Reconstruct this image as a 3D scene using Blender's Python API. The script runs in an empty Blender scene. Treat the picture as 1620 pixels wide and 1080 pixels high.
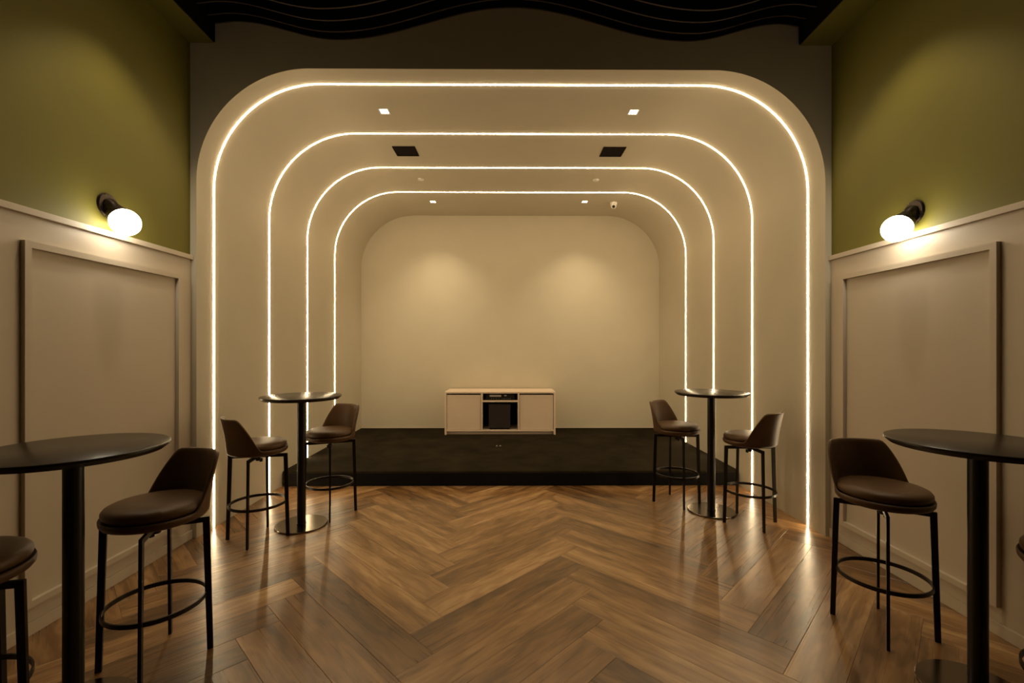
import bpy, bmesh, math, random
from mathutils import Vector, Matrix
random.seed(7)
PI = math.pi
S = bpy.context.scene
C = S.collection

# ------------------------------------------------------------------ camera, world, exposure
CAM_X, CAM_H, YAW = -0.027, 1.457, math.radians(0.395)
cam = bpy.data.cameras.new('camera')
cam.sensor_width = 36.0
cam.lens = 16.0
cam.shift_y = 9.5 / 1620
cam.clip_start = 0.05
cam_o = bpy.data.objects.new('camera', cam)
cam_o.location = (CAM_X, 0, CAM_H)
cam_o.rotation_euler = (PI / 2, 0, -YAW)
C.objects.link(cam_o)
S.camera = cam_o
w = bpy.data.worlds.new('world')
S.world = w
w.use_nodes = True
w.node_tree.nodes['Background'].inputs[0].default_value = (0, 0, 0, 1)
w.node_tree.nodes['Background'].inputs[1].default_value = 0.0
S.view_settings.view_transform = 'Standard'
S.view_settings.look = 'None'
S.view_settings.exposure = 0.0
S.view_settings.gamma = 1.0
S.view_settings.use_curve_mapping = False
try:
    S.cycles.use_denoising = True
    S.cycles.max_bounces = 10
    S.cycles.diffuse_bounces = 6
    S.cycles.sample_clamp_indirect = 6.0
except Exception:
    pass
WARM = (1.0, 0.76, 0.45)          # colour of the LED strips
LED_POWER = 49.0
GLOBE_POWER = 24.0
WALL_WASH = 84.0                  # recessed downlights at the back of the alcove
FLOOR_SPOT = 45.0                 # recessed downlights at the front of the alcove
ROOM_SPOT = 42.0                  # spotlights in the black ceiling of the room

# ------------------------------------------------------------------ sizes (metres)
HW = 2.415            # alcove half width
TOP = 3.592           # alcove ceiling
RAD = 0.86            # alcove corner radius
Y_PORTAL = 3.495
Y_BACK = 7.37
ROOM_HW = 2.455
REAR = -3.5
CEIL = 4.5
LED_Y = (3.70, 4.551, 5.409, 6.262)
STAGE_Y, STAGE_H = 4.80, 0.155

# ------------------------------------------------------------------ helpers
def mesh(name, verts, faces, smooth=False):
    me = bpy.data.meshes.new(name)
    me.from_pydata([tuple(v) for v in verts], [], faces)
    me.update()
    if smooth:
        me.shade_smooth()
    return me

def bm_mesh(name, bm, smooth=False, angle=None):
    bmesh.ops.recalc_face_normals(bm, faces=bm.faces[:])
    me = bpy.data.meshes.new(name)
    bm.to_mesh(me)
    bm.free()
    if smooth:
        me.shade_smooth()
        if angle is not None:
            me.set_sharp_from_angle(angle=angle)
    return me

def link(name, me, m=None, parent=None, loc=(0, 0, 0), rot=(0, 0, 0)):
    o = bpy.data.objects.new(name, me)
    C.objects.link(o)
    if m is not None and len(me.materials) == 0:
        me.materials.append(m)
    o.location = loc
    o.rotation_euler = rot
    if parent is not None:
        o.parent = parent
    return o

def thing(name, label, cat, loc=(0, 0, 0), rotz=0, group=None):
    o = bpy.data.objects.new(name, None)
    o.empty_display_size = 0.1
    C.objects.link(o)
    o.location = loc
    o.rotation_euler = (0, 0, rotz)
    return tag(o, label, cat, group)

def tag(o, label, cat, group=None):
    o['label'] = label
    o['category'] = cat
    if group:
        o['group'] = group
    return o

def struct(name, me, m, label, parent=None):
    o = link(name, me, m, parent)
    if parent is None:
        o['kind'] = 'structure'
        o['label'] = label
    return o

def add_box(bm, x0, x1, y0, y1, z0, z1, bevel=0.0):
    vs = [bm.verts.new(p) for p in ((x0, y0, z0), (x1, y0, z0), (x1, y1, z0), (x0, y1, z0),
                                    (x0, y0, z1), (x1, y0, z1), (x1, y1, z1), (x0, y1, z1))]
    fs = [bm.faces.new([vs[i] for i in f]) for f in ((3, 2, 1, 0), (4, 5, 6, 7), (0, 1, 5, 4),
                                                     (1, 2, 6, 5), (2, 3, 7, 6), (3, 0, 4, 7))]
    if bevel:
        es = list({e for f in fs for e in f.edges})
        bmesh.ops.bevel(bm, geom=es, offset=bevel, segments=2, profile=0.5, affect='EDGES')

def box(name, x0, x1, y0, y1, z0, z1, bevel=0.0):
    bm = bmesh.new()
    add_box(bm, x0, x1, y0, y1, z0, z1, bevel)
    return bm_mesh(name, bm)

def lathe(name, prof, n=48, smooth=True, angle=math.radians(35)):
    bm = bmesh.new()
    rings = []
    for r, z in prof:
        if r < 1e-6:
            rings.append([bm.verts.new((0, 0, z))])
        else:
            rings.append([bm.verts.new((r * math.cos(2 * PI * i / n), r * math.sin(2 * PI * i / n), z)) for i in range(n)])
    for a, b in zip(rings, rings[1:]):
        for i in range(n):
            j = (i + 1) % n
            if len(a) == 1 and len(b) == 1:
                continue
            if len(a) == 1:
                bm.faces.new((a[0], b[j], b[i]))
            elif len(b) == 1:
                bm.faces.new((a[i], a[j], b[0]))
            else:
                bm.faces.new((a[i], a[j], b[j], b[i]))
    return bm_mesh(name, bm, smooth, angle)

# ------------------------------------------------------------------ materials
def new_mat(name):
    m = bpy.data.materials.new(name)
    m.use_nodes = True
    nt = m.node_tree
    return m, nt, nt.nodes['Principled BSDF']

def mat(name, col, rough=0.5, metal=0.0, spec=0.5, var=0.0, scale=8.0, bump=0.0, bscale=200.0, stretch=(1, 1, 1), rvar=0.0):
    m, nt, b = new_mat(name)
    N, L = nt.nodes, nt.links
    b.inputs['Base Color'].default_value = (*col, 1)
    b.inputs['Roughness'].default_value = rough
    b.inputs['Metallic'].default_value = metal
    b.inputs['Specular IOR Level'].default_value = spec
    tc = N.new('ShaderNodeTexCoord')
    mp = N.new('ShaderNodeMapping')
    mp.inputs['Scale'].default_value = stretch
    L.new(tc.outputs['Object'], mp.inputs[0])
    if var or rvar:
        n = N.new('ShaderNodeTexNoise')
        n.inputs['Scale'].default_value = scale
        n.inputs['Detail'].default_value = 5
        L.new(mp.outputs[0], n.inputs['Vector'])
        if var:
            r = N.new('ShaderNodeValToRGB')
            r.color_ramp.elements[0].position = 0.3
            r.color_ramp.elements[1].position = 0.7
            r.color_ramp.elements[0].color = (*[c * (1 - var) for c in col], 1)
            r.color_ramp.elements[1].color = (*[min(1, c * (1 + var)) for c in col], 1)
            L.new(n.outputs['Fac'], r.inputs[0])
            L.new(r.outputs[0], b.inputs['Base Color'])
        if rvar:
            mr = N.new('ShaderNodeMapRange')
            mr.inputs['To Min'].default_value = rough - rvar
            mr.inputs['To Max'].default_value = rough + rvar
            L.new(n.outputs['Fac'], mr.inputs[0])
            L.new(mr.outputs[0], b.inputs['Roughness'])
    if bump:
        n2 = N.new('ShaderNodeTexNoise')
        n2.inputs['Scale'].default_value = bscale
        n2.inputs['Detail'].default_value = 4
        L.new(mp.outputs[0], n2.inputs['Vector'])
        bp = N.new('ShaderNodeBump')
        bp.inputs['Strength'].default_value = bump
        bp.inputs['Distance'].default_value = 0.002
        L.new(n2.outputs['Fac'], bp.inputs['Height'])
        L.new(bp.outputs[0], b.inputs['Normal'])
    return m

def emit(name, col, strength):
    m = bpy.data.materials.new(name)
    m.use_nodes = True
    nt = m.node_tree
    nt.nodes.remove(nt.nodes['Principled BSDF'])
    e = nt.nodes.new('ShaderNodeEmission')
    e.inputs[0].default_value = (*col, 1)
    e.inputs[1].default_value = strength
    nt.links.new(e.outputs[0], nt.nodes['Material Output'].inputs[0])
    return m

def wood_floor():
    m, nt, b = new_mat('oak_plank')
    N, L = nt.nodes, nt.links
    tc = N.new('ShaderNodeTexCoord')
    oi = N.new('ShaderNodeObjectInfo')
    off = N.new('ShaderNodeVectorMath'); off.operation = 'SCALE'
    off.inputs[0].default_value = (17.3, 9.1, 5.7)
    L.new(oi.outputs['Random'], off.inputs['Scale'])
    add = N.new('ShaderNodeVectorMath'); add.operation = 'ADD'
    L.new(tc.outputs['Object'], add.inputs[0]); L.new(off.outputs[0], add.inputs[1])
    # slow wander so that the grain bends into long cathedrals
    mp0 = N.new('ShaderNodeMapping'); mp0.inputs['Scale'].default_value = (1.0, 4.5, 1.0)
    L.new(add.outputs[0], mp0.inputs[0])
    big = N.new('ShaderNodeTexNoise'); big.inputs['Scale'].default_value = 2.0; big.inputs['Detail'].default_value = 3
    L.new(mp0.outputs[0], big.inputs['Vector'])
    # growth figure: contour lines of the slow noise
    mul = N.new('ShaderNodeMath'); mul.operation = 'MULTIPLY'; mul.inputs[1].default_value = 34.0
    L.new(big.outputs['Fac'], mul.inputs[0])
    sn = N.new('ShaderNodeMath'); sn.operation = 'SINE'
    L.new(mul.outputs[0], sn.inputs[0])
    # fine fibre
    mp1 = N.new('ShaderNodeMapping'); mp1.inputs['Scale'].default_value = (0.9, 60.0, 1.0)
    L.new(add.outputs[0], mp1.inputs[0])
    fine = N.new('ShaderNodeTexNoise'); fine.inputs['Scale'].default_value = 2.0; fine.inputs['Detail'].default_value = 6
    L.new(mp1.outputs[0], fine.inputs['Vector'])
    # broad streaks along the plank
    mp2 = N.new('ShaderNodeMapping'); mp2.inputs['Scale'].default_value = (0.6, 5.5, 1.0)
    L.new(add.outputs[0], mp2.inputs[0])
    st = N.new('ShaderNodeTexNoise'); st.inputs['Scale'].default_value = 1.8; st.inputs['Detail'].default_value = 4
    L.new(mp2.outputs[0], st.inputs['Vector'])
    def scaled(sock, k):
        q = N.new('ShaderNodeMath'); q.operation = 'MULTIPLY'; q.inputs[1].default_value = k
        L.new(sock, q.inputs[0]); return q.outputs[0]
    def plus(a, c):
        q = N.new('ShaderNodeMath'); q.operation = 'ADD'
        L.new(a, q.inputs[0]); L.new(c, q.inputs[1]); return q.outputs[0]
    v = plus(scaled(st.outputs['Fac'], 1.0), scaled(fine.outputs['Fac'], 0.16))
    v = plus(v, scaled(sn.outputs[0], 0.07))
    v = plus(v, scaled(oi.outputs['Random'], 0.36))
    mr = N.new('ShaderNodeMapRange')
    mr.inputs['From Min'].default_value = 0.44; mr.inputs['From Max'].default_value = 1.10
    L.new(v, mr.inputs[0])
    cr = N.new('ShaderNodeValToRGB')
    e = cr.color_ramp.elements
    e[0].position = 0.0; e[0].color = (0.066, 0.030, 0.008, 1)
    e[1].position = 1.0; e[1].color = (0.45, 0.28, 0.130, 1)
    k = e.new(0.40); k.color = (0.175, 0.088, 0.030, 1)
    k = e.new(0.70); k.color = (0.30, 0.165, 0.066, 1)
    L.new(mr.outputs[0], cr.inputs[0])
    L.new(cr.outputs[0], b.inputs['Base Color'])
    rr = N.new('ShaderNodeMapRange')
    rr.inputs['To Min'].default_value = 0.24; rr.inputs['To Max'].default_value = 0.33
    L.new(fine.outputs['Fac'], rr.inputs[0]); L.new(rr.outputs[0], b.inputs['Roughness'])
    b.inputs['Specular IOR Level'].default_value = 0.75
    bp = N.new('ShaderNodeBump'); bp.inputs['Strength'].default_value = 0.02; bp.inputs['Distance'].default_value = 0.001
    L.new(fine.outputs['Fac'], bp.inputs['Height']); L.new(bp.outputs[0], b.inputs['Normal'])
    return m

M = {
    'plaster': mat('taupe_plaster', (0.545, 0.49, 0.375), 0.75, spec=0.3, var=0.02, scale=3, bump=0.05, bscale=180),
    'panel': mat('painted_wainscot', (0.55, 0.475, 0.375), 0.42, spec=0.4, var=0.02, scale=4, bump=0.03, bscale=120),
    'green': mat('olive_paint', (0.155, 0.138, 0.020), 0.6, spec=0.3, var=0.03, scale=3, bump=0.05, bscale=150),
    'black': mat('black_paint', (0.006, 0.006, 0.006), 0.9, spec=0.1),
    'felt': mat('black_felt', (0.010, 0.009, 0.008), 0.95, spec=0.1, bump=0.2, bscale=300),
    'felt_lit_edge': mat('felt_edge_catching_light', (0.07, 0.05, 0.035), 0.8, spec=0.2),  # black felt painted paler, standing in for light caught on the lower edge
    'wood': wood_floor(),
    'subfloor': mat('subfloor', (0.10, 0.06, 0.03), 0.5),
    'carpet': mat('dark_carpet', (0.0175, 0.013, 0.0065), 1.0, spec=0.05, var=0.38, scale=3.5, bump=1.0, bscale=350),
    'leather': mat('brown_leather', (0.096, 0.050, 0.019), 0.42, spec=0.25, var=0.14, scale=9, bump=0.25, bscale=260, rvar=0.06),
    'leather_shell': mat('brown_leather_shell', (0.090, 0.047, 0.019), 0.46, spec=0.25, var=0.12, scale=7, bump=0.25, bscale=260),
    'iron': mat('dark_bronze_metal', (0.022, 0.017, 0.013), 0.38, metal=0.6, spec=0.5, rvar=0.05, scale=20),
    'table': mat('black_stained_top', (0.020, 0.014, 0.008), 0.24, spec=0.2, var=0.25, scale=6, stretch=(1, 14, 1), bump=0.06, bscale=90),
    'tmetal': mat('table_black_metal', (0.014, 0.011, 0.009), 0.33, metal=0.4, spec=0.5),
    'tbase': mat('polished_base', (0.20, 0.165, 0.13), 0.17, metal=1.0, spec=0.5),
    'cab': mat('beige_cabinet', (0.68, 0.545, 0.42), 0.5, spec=0.35, var=0.02, scale=5),
    'cab_in': mat('cabinet_inside', (0.05, 0.04, 0.03), 0.7),
    'device': mat('device_black', (0.012, 0.012, 0.012), 0.35),
    'devpale': mat('device_pale', (0.62, 0.58, 0.50), 0.4),
    'cloth': mat('speaker_cloth', (0.020, 0.012, 0.009), 0.9, bump=0.6, bscale=500),
    'white': mat('white_plastic', (0.86, 0.83, 0.76), 0.4),
    'grille': mat('speaker_grille', (0.009, 0.005, 0.004), 0.8, spec=0.08, bump=0.5, bscale=400),
    'bronze': mat('bronze_fitting', (0.060, 0.045, 0.038), 0.28, metal=0.85, rvar=0.05, scale=14),
    'steel': mat('brushed_steel', (0.5, 0.48, 0.45), 0.3, metal=1.0),
    'led': emit('led_glow', WARM, LED_POWER),
    'globe': emit('globe_glow', (1.0, 0.88, 0.68), GLOBE_POWER),
    'cell': emit('downlight_cell', (1.0, 0.86, 0.66), 9.0),
}

# ------------------------------------------------------------------ room shell
def arch_path(hw, top, rad, z0=0.0, n=36):
    """points (x, z) and inward normals, from the left foot over the top to the right foot"""
    pts = [((-hw, z0), (1, 0))]
    for i in range(n + 1):
        a = PI - i * PI / 2 / n
        pts.append(((-hw + rad + rad * math.cos(a), top - rad + rad * math.sin(a)), (-math.cos(a), -math.sin(a))))
    for i in range(n + 1):
        a = PI / 2 - i * PI / 2 / n
        pts.append(((hw - rad + rad * math.cos(a), top - rad + rad * math.sin(a)), (-math.cos(a), -math.sin(a))))
    pts.append(((hw, z0), (-1, 0)))
    return pts

AP = arch_path(HW, TOP, RAD)

def alcove_mesh():
    ys = [Y_PORTAL, Y_BACK]
    verts, faces, nor = [], [], []
    n = len(AP)
    for y in ys:
        for (x, z), (nx, nz) in AP:
            verts.append((x, y, z)); nor.append((nx, 0, nz))
    for i in range(n - 1):
        faces.append((n + i, n + i + 1, i + 1, i))
    me = mesh('alcove', verts, faces, True)
    me.normals_split_custom_set_from_vertices(nor)
    return me

struct('wall_alcove', alcove_mesh(), M['plaster'], 'smooth taupe arched sides and ceiling of the stage alcove')

def portal_mesh():
    verts, faces = [], []
    def quad(*p):
        k = len(verts)
        verts.extend((x, Y_PORTAL, z) for x, z in p)
        faces.append((k, k + 1, k + 2, k + 3))
    o = ROOM_HW + 0.15
    quad((-o, 0), (-HW, 0), (-HW, CEIL), (-o, CEIL))
    quad((HW, 0), (o, 0), (o, CEIL), (HW, CEIL))
    pts = [p for p, _ in AP][1:-1]
    for (xa, za), (xb, zb) in zip(pts, pts[1:]):
        if xb - xa > 1e-6:
            quad((xa, za), (xb, zb), (xb, CEIL), (xa, CEIL))
    return mesh('portal', verts, faces)

struct('wall_portal', portal_mesh(), M['plaster'], 'dim taupe wall framing the big rounded arch')
struct('wall_back', mesh('back', [(-HW - .1, Y_BACK, 0), (HW + .1, Y_BACK, 0), (HW + .1, Y_BACK, TOP + .1), (-HW - .1, Y_BACK, TOP + .1)], [(0, 1, 2, 3)]),
       M['plaster'], 'plain taupe back wall of the alcove washed by two downlights')
struct('wall_rear', box('rear', -ROOM_HW - .15, ROOM_HW + .15, REAR - .1, REAR, 0, CEIL), M['green'], 'wall behind the viewer')
struct('ceiling', box('ceil', -ROOM_HW - .15, ROOM_HW + .15, REAR, Y_PORTAL, CEIL, CEIL + .1), M['black'], 'black ceiling above the wavy baffles')
struct('trim_1', box('trim', -HW + 0.006, HW - 0.006, Y_BACK - 0.008, Y_BACK, STAGE_H, STAGE_H + 0.014), M['panel'], 'slim pale strip at the foot of the alcove back wall')

WAIN_TOP = 2.126
for side, s in (('left', -1), ('right', 1)):
    def X(a):     # distance from the room axis -> signed x
        return s * a
    def sbox(name, a0, a1, *r, **k):
        return box(name, min(X(a0), X(a1)), max(X(a0), X(a1)), *r, **k)
    wl = struct('wall_' + side, sbox('wall', ROOM_HW + 0.008, ROOM_HW + 0.15, REAR, Y_PORTAL, 0, CEIL), M['green'],
                'olive green upper wall on the %s over beige wainscot' % side)
    wn = link('wainscot', sbox('wainscot', ROOM_HW, ROOM_HW + 0.008, REAR, Y_PORTAL, 0, WAIN_TOP), M['panel'], wl)
    link('chair_rail', sbox('rail', ROOM_HW - 0.02, ROOM_HW + 0.008, REAR, Y_PORTAL - 0.002, WAIN_TOP, WAIN_TOP + 0.034, bevel=0.002), M['panel'], wl)
    # mitred frame of the wainscot panel: four pieces
    y0, y1, z0, z1, wd, t = 2.278, 3.365, 0.145, 1.992, 0.033, 0.024
    quads = [((y0, z1), (y1, z1), (y1 - wd, z1 - wd), (y0 + wd, z1 - wd)),
             ((y0, z0), (y1, z0), (y1 - wd, z0 + wd), (y0 + wd, z0 + wd)),
             ((y0, z0), (y0, z1), (y0 + wd, z1 - wd), (y0 + wd, z0 + wd)),
             ((y1, z0), (y1, z1), (y1 - wd, z1 - wd), (y1 - wd, z0 + wd))]
    for q in quads:
        bm = bmesh.new()
        a = [bm.verts.new((X(ROOM_HW), y, z)) for y, z in q]
        c = [bm.verts.new((X(ROOM_HW - t), y, z)) for y, z in q]
        bm.faces.new(a[::-1]); bm.faces.new(c)
        for i in range(4):
            j = (i + 1) % 4
            bm.faces.new((a[i], a[j], c[j], c[i]))
        link('panel_moulding', bm_mesh('moulding', bm), M['panel'], wl)
    struct('baseboard_' + side, sbox('baseboard', ROOM_HW - 0.012, ROOM_HW, REAR, Y_PORTAL, 0, 0.066, bevel=0.002), M['panel'],
           'low beige baseboard under the %s wainscot' % side)
    inner = 2.282 if s < 0 else 2.218
    bmn = struct('trim_%d' % (2 if s < 0 else 3), sbox('beam', inner, ROOM_HW + 0.008, REAR, Y_PORTAL, 3.785, CEIL), M['green'],
                 'olive green box beam along the top of the %s wall' % side)
    link('beam_side', sbox('beam_side', inner - 0.008, inner, REAR, Y_PORTAL, 3.79, CEIL), M['black'], bmn)

# ------------------------------------------------------------------ herringbone floor: every plank its own piece
fl = struct('floor', box('floor', -ROOM_HW - .15, ROOM_HW + .15, REAR, 4.95, -0.05, -0.012), M['subfloor'], 'oak herringbone floor')
PL, PW = 1.222, 0.211
R2 = math.sqrt(0.5)
OX, OY = -0.384, 2.767

def clip(poly, f):
    out = []
    for i in range(len(poly)):
        a, b = poly[i], poly[(i + 1) % len(poly)]
        fa, fb = f(a), f(b)
        if fa >= 0:
            out.append(a)
        if (fa >= 0) != (fb >= 0):
            t = fa / (fa - fb)
            out.append((a[0] + t * (b[0] - a[0]), a[1] + t * (b[1] - a[1])))
    return out

def inset(poly, d):
    n, out = len(poly), []
    for i in range(n):
        p0, p1, p2 = Vector(poly[i - 1]), Vector(poly[i]), Vector(poly[(i + 1) % n])
        e1, e2 = (p1 - p0).normalized(), (p2 - p1).normalized()
        n1, n2 = Vector((-e1.y, e1.x)), Vector((-e2.y, e2.x))
        k = 1 + n1.dot(n2)
        out.append(tuple(p1 + (n1 + n2) * (d / max(k, 0.3))))
    return out

def plank_mesh(poly):
    a = inset(poly, 0.0004)
    c = inset(poly, 0.0016)
    n = len(poly)
    v = [(x, y, -0.012) for x, y in a] + [(x, y, -0.0009) for x, y in a] + [(x, y, 0.0) for x, y in c]
    f = [tuple(range(2 * n, 3 * n))]
    for i in range(n):
        j = (i + 1) % n
        f += [(i, j, n + j, n + i), (n + i, n + j, 2 * n + j, 2 * n + i)]
    return mesh('plank', v, f)

full = [(0, 0), (PL, 0), (PL, PW), (0, PW)]
full_me = plank_mesh(full)
full_me.materials.append(M['wood'])
X1, YA, YB = ROOM_HW - 0.001, 0.75, 4.86

def world_pt(o, ang, p):
    c, s_ = math.cos(ang), math.sin(ang)
    return (o[0] + c * p[0] - s_ * p[1], o[1] + s_ * p[0] + c * p[1])

nplanks = 0
for col in range(-3, 4):
    for k in range(-14, 22):
        for kind in (0, 1):
            if kind == 0:
                u, v_ = k * PW + col * PL, k * PW - col * PL
                ang = PI / 4
            else:
                u, v_ = k * PW + PL + col * PL, k * PW + PW - col * PL
                ang = -PI / 4
            o = (OX + (u - v_) * R2, OY + (u + v_) * R2)
            wp = [world_pt(o, ang, p) for p in full]
            cl = wp
            xm = lambda p: X1 if p[1] < Y_PORTAL else HW
            for fn in (lambda p: p[0] + X1, lambda p: X1 - p[0], lambda p: p[1] - YA, lambda p: YB - p[1]):
                cl = clip(cl, fn)
                if len(cl) < 3:
                    break
            if len(cl) < 3:
                continue
            area = abs(sum(cl[i][0] * cl[(i + 1) % len(cl)][1] - cl[(i + 1) % len(cl)][0] * cl[i][1] for i in range(len(cl)))) / 2
            if area < 0.0015:
                continue
            if area > PL * PW * 0.999:
                me = full_me
            else:
                c, s_ = math.cos(-ang), math.sin(-ang)
                loc_poly = []
                for p in cl:
                    dx, dy = p[0] - o[0], p[1] - o[1]
                    q = (c * dx - s_ * dy, s_ * dx + c * dy)
                    if not loc_poly or (abs(q[0] - loc_poly[-1][0]) + abs(q[1] - loc_poly[-1][1])) > 1e-4:
                        loc_poly.append(q)
                if len(loc_poly) > 2 and abs(loc_poly[0][0] - loc_poly[-1][0]) + abs(loc_poly[0][1] - loc_poly[-1][1]) < 1e-4:
                    loc_poly.pop()
                if len(loc_poly) < 3:
                    continue
                me = plank_mesh(loc_poly)
                me.materials.append(M['wood'])
            link('plank', me, None, fl, (o[0], o[1], 0), (0, 0, ang))
            nplanks += 1
print('planks', nplanks)
# floor surface behind the viewer, beyond the separate planks
fb = link('plank_surface', box('plank_surface', -ROOM_HW, ROOM_HW, REAR, YA - 0.001, -0.012, 0), M['wood'], fl)
fb['kind'] = 'stuff'

# ------------------------------------------------------------------ stage platform
def stage_mesh():
    r = 0.022
    prof = [(STAGE_Y + 0.004, 0.0), (STAGE_Y, 0.03), (STAGE_Y, STAGE_H - r)]
    for i in range(1, 7):
        a = PI - i * PI / 2 / 6
        prof.append((STAGE_Y + r + r * math.cos(a), STAGE_H - r + r * math.sin(a)))
    prof += [(Y_BACK - 0.001, STAGE_H), (Y_BACK - 0.001, 0.0)]
    bm = bmesh.new()
    hw = HW - 0.004
    xs = [(-hw, r), (-hw + r * 0.3, r * 0.3), (-hw + r, 0), (hw - r, 0), (hw - r * 0.3, r * 0.3), (hw, r)]
    rings = []
    for x, dy in xs:
        rings.append([bm.verts.new((x, y + (dy if i < len(prof) - 2 else 0), z)) for i, (y, z) in enumerate(prof)])
    n = len(prof)
    for a, b in zip(rings, rings[1:]):
        for i in range(n):
            j = (i + 1) % n
            bm.faces.new((a[i], a[j], b[j], b[i]))
    bm.faces.new(rings[0]); bm.faces.new(rings[-1][::-1])
    return bm_mesh('stage', bm, True, math.radians(40))

stage = thing('stage_platform', 'low stage platform covered in dark brown carpet inside the arch', 'stage')
link('carpet', stage_mesh(), M['carpet'], stage)
link('riser', box('riser', -HW + 0.026, HW - 0.026, STAGE_Y - 0.003, STAGE_Y + 0.004, 0.0, STAGE_H - 0.020, bevel=0.002), M['felt'], stage)

# ------------------------------------------------------------------ LED strips
def led_mesh(z0):
    wd, h = 0.0074, 0.0046
    prof = [(wd * math.cos(a), h * math.sin(a)) for a in [i * PI / 8 for i in range(9)]]
    ap = arch_path(HW, TOP, RAD, z0, 20)
    # finer sampling of the long straight runs is not needed
    verts, faces = [], []
    for (x, z), (nx, nz) in ap:
        for py, ph in prof:
            verts.append((x + nx * (ph + 0.0003), py, z + nz * (ph + 0.0003)))
    n = len(prof)
    for i in range(len(ap) - 1):
        for j in range(n - 1):
            faces.append((i * n + j, i * n + j + 1, (i + 1) * n + j + 1, (i + 1) * n + j))
    return mesh('led', verts, faces, True)

led_labels = ['largest glowing warm white LED line around the arch, nearest the room',
              'second glowing LED line into the arch, ending on the floor just before the stage',
              'third glowing LED line into the arch, standing on the stage behind its front edge',
              'smallest glowing LED line, deepest in the arch near the back wall']
for i, y in enumerate(LED_Y):
    z0 = 0.0 if y < STAGE_Y else STAGE_H
    o = link('led_strip', led_mesh(z0 + 0.002), M['led'], None, (0, y, 0))
    tag(o, led_labels[i], 'light', 'LED lines around the arch')

# ------------------------------------------------------------------ wavy ceiling baffles
CTRL = [(-2.28, 3.93), (-2.11, 3.945), (-1.33, 3.809), (0.0, 4.061), (1.34, 3.809), (2.06, 3.945), (2.22, 3.925)]
def wave(x):
    for (a, za), (b, zb) in zip(CTRL, CTRL[1:]):
        if x <= b:
            t = max(0, min(1, (x - a) / (b - a)))
            return za + (zb - za) * (0.5 - 0.5 * math.cos(PI * t))
    return CTRL[-1][1]

def baffle_mesh():
    xs = [-2.272 + (2.208 + 2.272) * i / 90 for i in range(91)]
    t = 0.006
    verts, faces = [], []
    for x in xs:
        z = wave(x)
        verts += [(x, -t, z), (x, t, z), (x, t, CEIL), (x, -t, CEIL)]
    for i in range(90):
        a, b = i * 4, i * 4 + 4
        faces += [(a, b, b + 1, a + 1), (a + 1, b + 1, b + 2, a + 2), (a + 3, b + 3, b, a)]
    faces += [(0, 1, 2, 3), (363, 362, 361, 360)]
    me = mesh('baffle', verts, faces)
    me.materials.append(M['felt']); me.materials.append(M['felt_lit_edge'])
    for i, p in enumerate(me.polygons):
        if i % 3 == 0 and i < 270:
            p.material_index = 1  # underside takes the paler colour with the caught light in it
    return me

bme = baffle_mesh()
words = ['rearmost', 'second', 'third', 'fourth', 'fifth', 'sixth', 'seventh', 'eighth']
for i in range(8):
    lab = ('black wavy-edged ceiling baffle touching the arch wall' if i == 0 else
           'black wavy-edged ceiling baffle, %s from the arch wall' % words[i])
    o = link('ceiling_baffle', bme, None, None, (0, Y_PORTAL - 0.007 - (0 if i == 0 else 0.085 + 0.117 * (i - 1)), 0))
    tag(o, lab, 'baffle', 'wavy black baffles under the ceiling')

# ------------------------------------------------------------------ wall sconces
def xform(me, mtx):
    me.transform(mtx)
    return me

def sphere_mesh(name, r, n=32, m=20):
    return lathe(name, [(r * math.sin(PI * i / m), -r * math.cos(PI * i / m)) for i in range(m + 1)], n, True, None)

GL = Vector((0.098, 0, -0.103))           # globe centre from the plate, local +x points out of the wall
tilt = Matrix.Rotation(math.atan2(GL.x, GL.z), 4, 'Y')   # local +z -> globe direction
plate_me = xform(lathe('plate', [(0, 0.0), (0.070, 0.0), (0.071, 0.006), (0.066, 0.014), (0.030, 0.020), (0, 0.022)], 40), Matrix.Rotation(PI / 2, 4, 'Y'))
stem_me = xform(lathe('stem', [(0, -0.008), (0.044, -0.012), (0.047, 0.0), (0.047, 0.03), (0.049, 0.05), (0.055, 0.065), (0.060, 0.078), (0.060, 0.090), (0.056, 0.093), (0, 0.093)], 36), Matrix.Translation((0.012, 0, 0.0)) @ tilt)
screw_me = xform(lathe('screw', [(0, 0.0), (0.006, 0.0), (0.006, 0.004), (0, 0.006)], 12), Matrix.Translation((0.066, 0.0, 0.006)) @ Matrix.Rotation(0.78, 4, 'Y'))
globe_me = sphere_mesh('globe', 0.079)
for side, loc, rz in (('left', (-ROOM_HW - 0.008, 2.775, 2.318), 0), ('right', (ROOM_HW + 0.008, 2.775, 2.288), PI)):
    t = thing('wall_sconce', 'bronze wall sconce with glowing white globe on the %s green wall' % side, 'sconce', loc, rz, 'globe sconces')
    link('back_plate', plate_me, M['bronze'], t)
    link('stem', stem_me, M['bronze'], t)
    link('screw', screw_me, M['steel'], t)
    link('globe', globe_me, M['globe'], t, tuple(GL + Vector((0.012, 0, 0))))

# ------------------------------------------------------------------ alcove ceiling fittings
def spot(name, parent, loc, rot, energy, size, blend, radius, col=(1.0, 0.80, 0.52)):
    l = bpy.data.lights.new(name, 'SPOT')
    l.energy = energy
    l.color = col
    l.spot_size = size
    l.spot_blend = blend
    l.shadow_soft_size = radius
    o = bpy.data.objects.new(name, l)
    C.objects.link(o)
    o.parent = parent
    o.location = loc
    o.rotation_euler = rot
    return o

def frame_mesh(a, b, h):
    bm = bmesh.new()
    for x0, x1, y0, y1 in ((-a, a, b, a), (-a, a, -a, -b), (-a, -b, -b, b), (b, a, -b, b)):
        add_box(bm, x0, x1, y0, y1, -h, 0)
    return bm_mesh('frame', bm)

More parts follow.
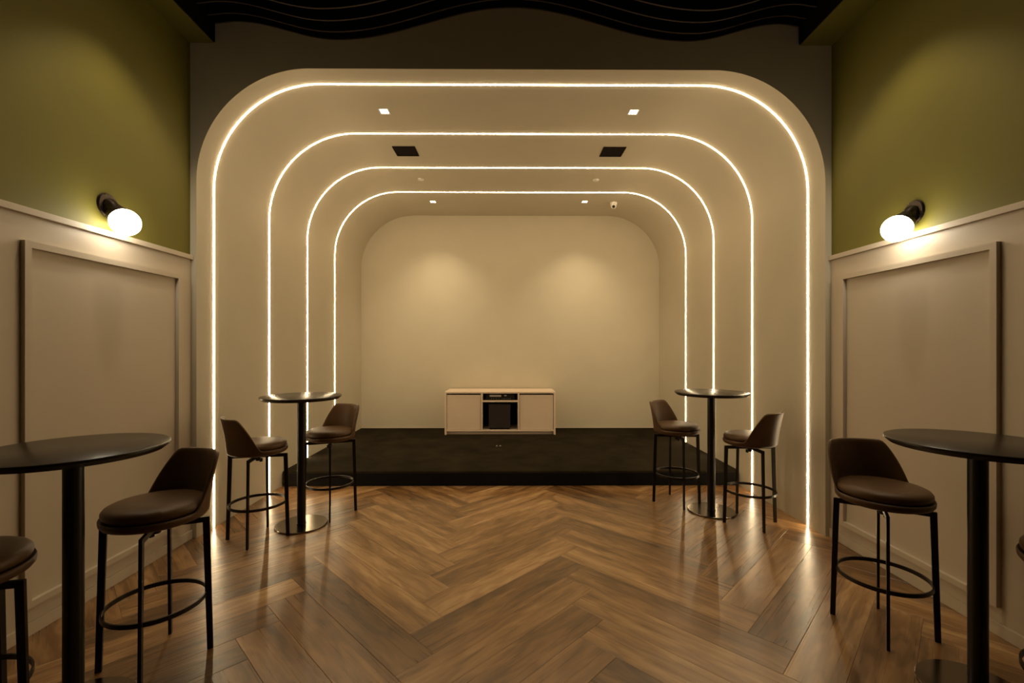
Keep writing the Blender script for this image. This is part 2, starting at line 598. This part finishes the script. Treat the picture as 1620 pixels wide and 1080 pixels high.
dl_frame = frame_mesh(0.046, 0.041, 0.004)
dl_body = box('dl_body', -0.041, 0.041, -0.041, 0.041, -0.001, 0.0)
cell_me = box('cell', -0.010, 0.010, -0.016, 0.016, -0.003, -0.001)
for x, y, e, lab, tl in ((-1.153, 4.123, FLOOR_SPOT, 'left square downlight between the first and second LED lines', 0),
                         (1.102, 4.119, FLOOR_SPOT, 'right square downlight between the first and second LED lines', 0),
                         (-1.139, 6.677, WALL_WASH, 'left square downlight near the alcove back wall', 1),
                         (1.084, 6.661, WALL_WASH, 'right square downlight near the alcove back wall, beside the dome camera', 1)):
    t = thing('recessed_downlight', lab, 'downlight', (x, y, TOP), 0, 'square recessed downlights')
    link('frame', dl_frame, M['white'], t)
    link('housing', dl_body, M['device'], t)
    for cx in (-0.025, 0.0, 0.025):
        for cy in (-0.019, 0.019):
            link('lens', cell_me, M['cell'], t, (cx, cy, 0))
    if tl:
        spot('lamp', t, (0, 0, -0.012), (math.radians(6), 0, 0), e, math.radians(96), 1.0, 0.03)
    else:
        spot('lamp', t, (0, 0, -0.012), (0, 0, 0), e, math.radians(70), 0.9, 0.03)

sp_frame = frame_mesh(0.122, 0.114, 0.005)
sp_grille = box('grille', -0.114, 0.114, -0.114, 0.114, -0.003, 0.0)
for x, lab in ((-1.148, 'left black square speaker grille in the alcove ceiling'), (1.104, 'right black square speaker grille in the alcove ceiling')):
    t = thing('ceiling_speaker', lab, 'speaker', (x, 4.959, TOP), 0, 'square speakers in the alcove ceiling')
    link('frame', sp_frame, M['grille'], t)
    link('grille', sp_grille, M['grille'], t)

disc = lathe('disc', [(0, 0), (0.040, 0), (0.040, -0.006), (0.036, -0.009), (0, -0.010)], 28)
dpin = lathe('pin', [(0, -0.010), (0.010, -0.010), (0.009, -0.014), (0, -0.015)], 16)
for x, lab in ((-1.145, 'left small round cream cover in the alcove ceiling'), (1.082, 'right small round cream cover in the alcove ceiling')):
    t = thing('sprinkler_cover', lab, 'sprinkler', (x, 5.79, TOP), 0, 'round covers in the alcove ceiling')
    link('disc', disc, M['white'], t)
    link('cap', dpin, M['white'], t)

t = thing('dome_camera', 'white dome security camera hanging from the alcove ceiling', 'camera', (1.517, 6.70, TOP))
link('mount', lathe('mount', [(0, 0), (0.050, 0), (0.052, -0.02), (0.046, -0.04), (0, -0.042)], 32), M['white'], t)
link('dome', xform(sphere_mesh('dome', 0.040, 24, 14), Matrix.Translation((0, 0, -0.05))), M['white'], t)
link('lens', xform(sphere_mesh('lens', 0.023, 20, 12), Matrix.Translation((-0.004, -0.024, -0.065))), M['device'], t)

# spotlights in the black ceiling over the near tables (above the frame)
can = lathe('can', [(0, 0.16), (0.042, 0.16), (0.042, 0.0), (0.038, 0.0), (0.036, 0.02), (0, 0.02)], 28)
rod = lathe('rod', [(0.008, 0.16), (0.008, 0.66), (0, 0.66)], 14)
can_lens = lathe('can_lens', [(0, 0.0195), (0.034, 0.0195), (0.034, 0.017), (0, 0.017)], 20)
for x, y, lab in ((-1.95, 2.76, 'black spotlight hanging between the baffles by the left green wall'),
                  (1.95, 2.76, 'black spotlight hanging between the baffles by the right green wall')):
    t = thing('ceiling_spotlight', lab, 'spotlight', (x, y, CEIL - 0.66), 0, 'spotlights in the black ceiling')
    link('can', can, M['black'], t)
    link('rod', rod, M['black'], t)
    link('lens', can_lens, M['cell'], t)
    spot('lamp', t, (0, 0, -0.004), (0, 0, 0), ROOM_SPOT, math.radians(88), 0.5, 0.03)

# ------------------------------------------------------------------ bar stools
def leg_mesh():
    rw, tw, zt = 0.014, 0.0065, 0.64
    lo, hi = 0.213, 0.196
    v = []
    for z, r in ((0.0, lo), (zt, hi)):
        k = rw if z > 0.1 else rw * 0.85
        v += [(r - k, -tw, z), (r + k, -tw, z), (r + k, tw, z), (r - k, tw, z)]
    return mesh('leg', v, [(3, 2, 1, 0), (4, 5, 6, 7), (0, 1, 5, 4), (1, 2, 6, 5), (2, 3, 7, 6), (3, 0, 4, 7)])

def ring_mesh():
    bm = bmesh.new()
    n, R, t, h = 72, 0.196, 0.0035, 0.010
    rings = []
    for i in range(n):
        a = 2 * PI * i / n
        rings.append([bm.verts.new((r * math.cos(a), r * math.sin(a), z)) for r, z in ((R - t, -h), (R + t, -h), (R + t, h), (R - t, h))])
    for i in range(n):
        a, b = rings[i], rings[(i + 1) % n]
        for j in range(4):
            k = (j + 1) % 4
            bm.faces.new((a[j], b[j], b[k], a[k]))
    return bm_mesh('ring', bm, True, math.radians(40))

def smin(a, b, k):
    h = max(0.0, min(1.0, 0.5 + 0.5 * (b - a) / k))
    return b + (a - b) * h - k * h * (1 - h)

def shell_mesh():
    """seat pan and wrap-around backrest in one skin; local +x is the front of the stool"""
    nth = 96
    zb, zl, zt = 0.652, 0.692, 0.935
    bm = bmesh.new()
    cols = []
    for i in range(nth):
        th = 2 * PI * i / nth                    # 0 = front, pi = back
        c = math.cos(th) * 0.21
        slope = zt - (c + 0.168) * 2.25     # slanted wing edge
        top = smin(slope, zt, 0.022)
        top = -smin(-top, -zl, 0.05)
        top = max(top, zl)
        f = (top - zl) / (zt - zl)
        lean = 0.040 * f
        ro = 0.207
        out = [(0.0, zb), (0.13, zb), (0.180, zb + 0.002), (0.197, zb + 0.009), (0.2055, zb + 0.020), (ro, zl - 0.010)]
        for q in (0.25, 0.5, 0.75, 0.93):
            out.append((ro + lean * q * q ** 0.3, zl + (top - zl) * q))
        tk = 0.006 + 0.012 * min(1, f * 2.5)
        rt, ztop = ro + lean, top
        rim = [(rt, ztop - 0.002 if f > 0.02 else ztop), (rt - tk * 0.3, ztop + 0.004), (rt - tk * 0.7, ztop + 0.004), (rt - tk, ztop - 0.002 if f > 0.02 else ztop)]
        inn = []
        for q in (0.93, 0.75, 0.5, 0.25):
            inn.append((ro + lean * q * q ** 0.3 - tk - 0.002 * (1 - q), zl + (top - zl) * q))
        inn += [(ro - 0.018, zl - 0.006), (0.17, zl - 0.010), (0.0, zl - 0.010)]
        cols.append([(r, z) for r, z in out + rim + inn])
    m = len(cols[0])
    vb = bm.verts.new((0, 0, zb))
    vt = bm.verts.new((0, 0, cols[0][-1][1]))
    grid = []
    for i, col in enumerate(cols):
        th = 2 * PI * i / nth
        grid.append([bm.verts.new((r * math.cos(th), r * math.sin(th), z)) for r, z in col[1:-1]])
    for i in range(nth):
        a, b = grid[i], grid[(i + 1) % nth]
        bm.faces.new((vb, b[0], a[0]))
        for j in range(m - 3):
            bm.faces.new((a[j], b[j], b[j + 1], a[j + 1]))
        bm.faces.new((vt, a[-1], b[-1]))
    return bm_mesh('shell', bm, True, None)

st = {
    'leg': leg_mesh(),
    'bar': box('bar', -0.2085, 0.2085, -0.0064, 0.0064, 0.615, 0.6402),
    'ring': ring_mesh(),
    'shell': shell_mesh(),
    'cushion': lathe('cushion', [(0, 0.748), (0.10, 0.7478), (0.150, 0.746), (0.176, 0.7415), (0.191, 0.734), (0.1985, 0.724), (0.2000, 0.713), (0.1965, 0.702), (0.188, 0.694), (0.17, 0.690), (0, 0.690)], 64, True, None),
    'hub': lathe('hub', [(0, 0.6535), (0.055, 0.6535), (0.055, 0.6405), (0.018, 0.640), (0.018, 0.594), (0.014, 0.590), (0, 0.590)], 28),
    'hook': box('hook', 0.010, 0.032, -0.007, 0.007, 0.578, 0.606, bevel=0.004),
}
STOOLS = [
    # x, y, facing angle, frame angle, label
    (1.92, 2.357, -92, 56, 'brown leather bar stool before the right wainscot panel, wholly in view'),
    (-1.673, 2.138, 248, 22.5, 'brown leather bar stool before the left wainscot panel, wholly in view'),
    (-1.950, 3.504, 48, 10, 'far left bar stool between the first two LED lines, its back towards us'),
    (-1.597, 4.007, 242, 21, 'far left bar stool nearer the stage, its seat towards us'),
    (1.557, 4.289, -46, -3, 'far right bar stool nearer the stage, its seat towards us'),
    (1.981, 3.781, 127, 0, 'far right bar stool between the first two LED lines, its back towards us'),
    (-1.936, 1.568, 50, 13, 'bar stool cut off by the left edge of the picture'),
    (2.058, 1.580, 108, 75, 'bar stool barely showing at the right edge of the picture'),
]
for x, y, face, rot, lab in STOOLS:
    fa, ra = math.radians(face), math.radians(rot - face)
    t = thing('bar_stool', lab, 'stool', (x, y, 0), fa, 'brown leather swivel bar stools')
    link('seat_cushion', st['cushion'], M['leather'], t)
    link('backrest_shell', st['shell'], M['leather_shell'], t)
    for k in range(4):
        link('leg', st['leg'], M['iron'], t, rot=(0, 0, ra + k * PI / 2))
    for k in range(2):
        link('frame_bar', st['bar'], M['iron'], t, rot=(0, 0, ra + k * PI / 2))
    link('foot_ring', st['ring'], M['iron'], t, loc=(0, 0, 0.27))
    h = link('swivel_hub', st['hub'], M['iron'], t)
    link('hook', st['hook'], M['iron'], h)

# ------------------------------------------------------------------ bistro tables
tb = {
    'top': lathe('top', [(0, 1.062), (0.306, 1.062), (0.3095, 1.0605), (0.3105, 1.0575), (0.3100, 1.0510), (0.290, 1.034), (0, 1.034)], 96, True, math.radians(25)),
    'pole': lathe('pole', [(0, 0.012), (0.033, 0.012), (0.033, 1.028), (0, 1.028)], 48),
    'base': lathe('base', [(0, 0.0), (0.198, 0.0), (0.2, 0.002), (0.2, 0.010), (0.1975, 0.0125), (0, 0.0125)], 80, True, math.radians(25)),
    'plate': box('plate', -0.15, 0.15, -0.03, 0.03, 1.028, 1.0345, bevel=0.002),
    'collar': lathe('collar', [(0.033, 0.012), (0.037, 0.012), (0.037, 0.017), (0.033, 0.018)], 40),
}
for x, y, rz, lab in ((-1.752, 1.815, 0.35, 'near left round black bar table, cut by the picture edge'),
                      (1.945, 1.900, -0.3, 'near right round black bar table, cut by the picture edge'),
                      (-1.731, 3.752, 0.25, 'far left round black bar table between two stools'),
                      (1.778, 4.046, -0.2, 'far right round black bar table between two stools')):
    t = thing('bar_table', lab, 'table', (x, y, 0), rz, 'round black bar tables')
    link('table_top', tb['top'], M['table'], t)
    link('pole', tb['pole'], M['tmetal'], t)
    link('base', tb['base'], M['tbase'], t)
    link('collar', tb['collar'], M['tmetal'], t)
    for k in range(2):
        link('mounting_bar', tb['plate'], M['tmetal'], t, rot=(0, 0, k * PI / 2))

# ------------------------------------------------------------------ media cabinet on the stage
CX0, CX1, CY0, CY1 = -0.985, 0.671, 6.795, 7.345
CW = CX1 - CX0
t = thing('media_cabinet', 'low beige two-door media cabinet against the alcove back wall', 'cabinet', ((CX0 + CX1) / 2, (CY0 + CY1) / 2, STAGE_H))
hw, hd, ch = CW / 2, (CY1 - CY0) / 2, 0.640
def cpart(name, m, *r, bevel=0.0015, parent=None):
    return link(name, box(name, *r, bevel=bevel), M[m], parent or t)
cpart('cabinet_top', 'cab', -hw, hw, -hd, hd, ch - 0.024, ch)
cpart('side_panel', 'cab', -hw, -hw + 0.028, -hd, hd, 0, ch - 0.024)
cpart('side_panel', 'cab', hw - 0.028, hw, -hd, hd, 0, ch - 0.024)
bay = 0.262
for s in (-1, 1):
    a, b = sorted((s * bay, s * (bay + 0.026)))
    cpart('divider', 'cab', a, b, -hd, hd - 0.01, 0.07, ch - 0.024)
    a, b = sorted((s * (bay + 0.031), s * (hw - 0.032)))
    cpart('door', 'cab', a, b, -hd + 0.012, -hd + 0.030, 0.074, ch - 0.046)
cpart('bottom_panel', 'cab', -hw + 0.028, hw - 0.028, -hd, hd - 0.01, 0.05, 0.07)
cpart('toe_kick', 'cab', -hw + 0.028, hw - 0.028, -hd + 0.045, -hd + 0.06, 0, 0.05)
cpart('shelf', 'cab', -bay, bay, -hd + 0.002, hd - 0.02, 0.486, 0.510)
cpart('back_panel', 'cab_in', -hw + 0.028, hw - 0.028, hd - 0.012, hd - 0.004, 0.05, ch - 0.024)
for s in (-1, 1):
    a, b = sorted((s * (bay - 0.0015), s * bay))
    cpart('bay_lining', 'cab_in', a, b, -hd + 0.016, hd - 0.02, 0.071, 0.486, bevel=0)
ccx, ccy = (CX0 + CX1) / 2, (CY0 + CY1) / 2

t2 = thing('stereo_receiver', 'black audio receiver with pale front details in the cabinet slot', 'receiver', (ccx, ccy, STAGE_H + 0.5105))
link('case', box('case', -0.215, 0.215, -0.22, 0.18, 0.004, 0.085, bevel=0.003), M['device'], t2)
for fx in (-0.18, 0.18):
    link('foot', box('foot', fx - 0.02, fx + 0.02, -0.2, -0.16, 0, 0.004), M['device'], t2)
link('display', box('display', -0.16, 0.015, -0.223, -0.22, 0.052, 0.078), M['devpale'], t2)
link('display', box('display', 0.06, 0.095, -0.223, -0.22, 0.060, 0.078), M['devpale'], t2)
knob = xform(lathe('knob', [(0, 0), (0.009, 0), (0.008, 0.012), (0, 0.013)], 16), Matrix.Rotation(PI / 2, 4, 'X'))
for kx in (-0.13, -0.10, -0.06, -0.02, 0.03, 0.06, 0.09, 0.12, 0.15):
    link('knob', knob, M['steel'], t2, (kx, -0.22, 0.024))

t3 = thing('subwoofer', 'black cloth-fronted speaker box in the middle bay of the cabinet', 'speaker', (ccx - 0.01, ccy, STAGE_H + 0.0705))
link('case', box('case', -0.165, 0.165, -0.235, 0.16, 0.02, 0.385, bevel=0.012), M['device'], t3)
link('grille_cloth', box('grille', -0.160, 0.160, -0.249, -0.235, 0.026, 0.380, bevel=0.006), M['cloth'], t3)
for fx in (-0.13, 0.13):
    for fy in (-0.2, 0.12):
        link('foot', box('foot', fx - 0.02, fx + 0.02, fy - 0.02, fy + 0.02, 0, 0.02), M['device'], t3)

# small socket in the stage carpet
t4 = thing('floor_socket', 'small metal socket set in the stage carpet before the cabinet', 'socket', (-0.165, 5.98, STAGE_H))
link('plate', box('plate', -0.045, 0.045, -0.03, 0.03, 0, 0.004, bevel=0.001), M['device'], t4)
for sx in (-0.022, 0.026):
    link('cap', lathe('cap', [(0.010, 0.004), (0.010, 0.014), (0.007, 0.017), (0, 0.017)], 14), M['steel'], t4, (sx, 0, 0))
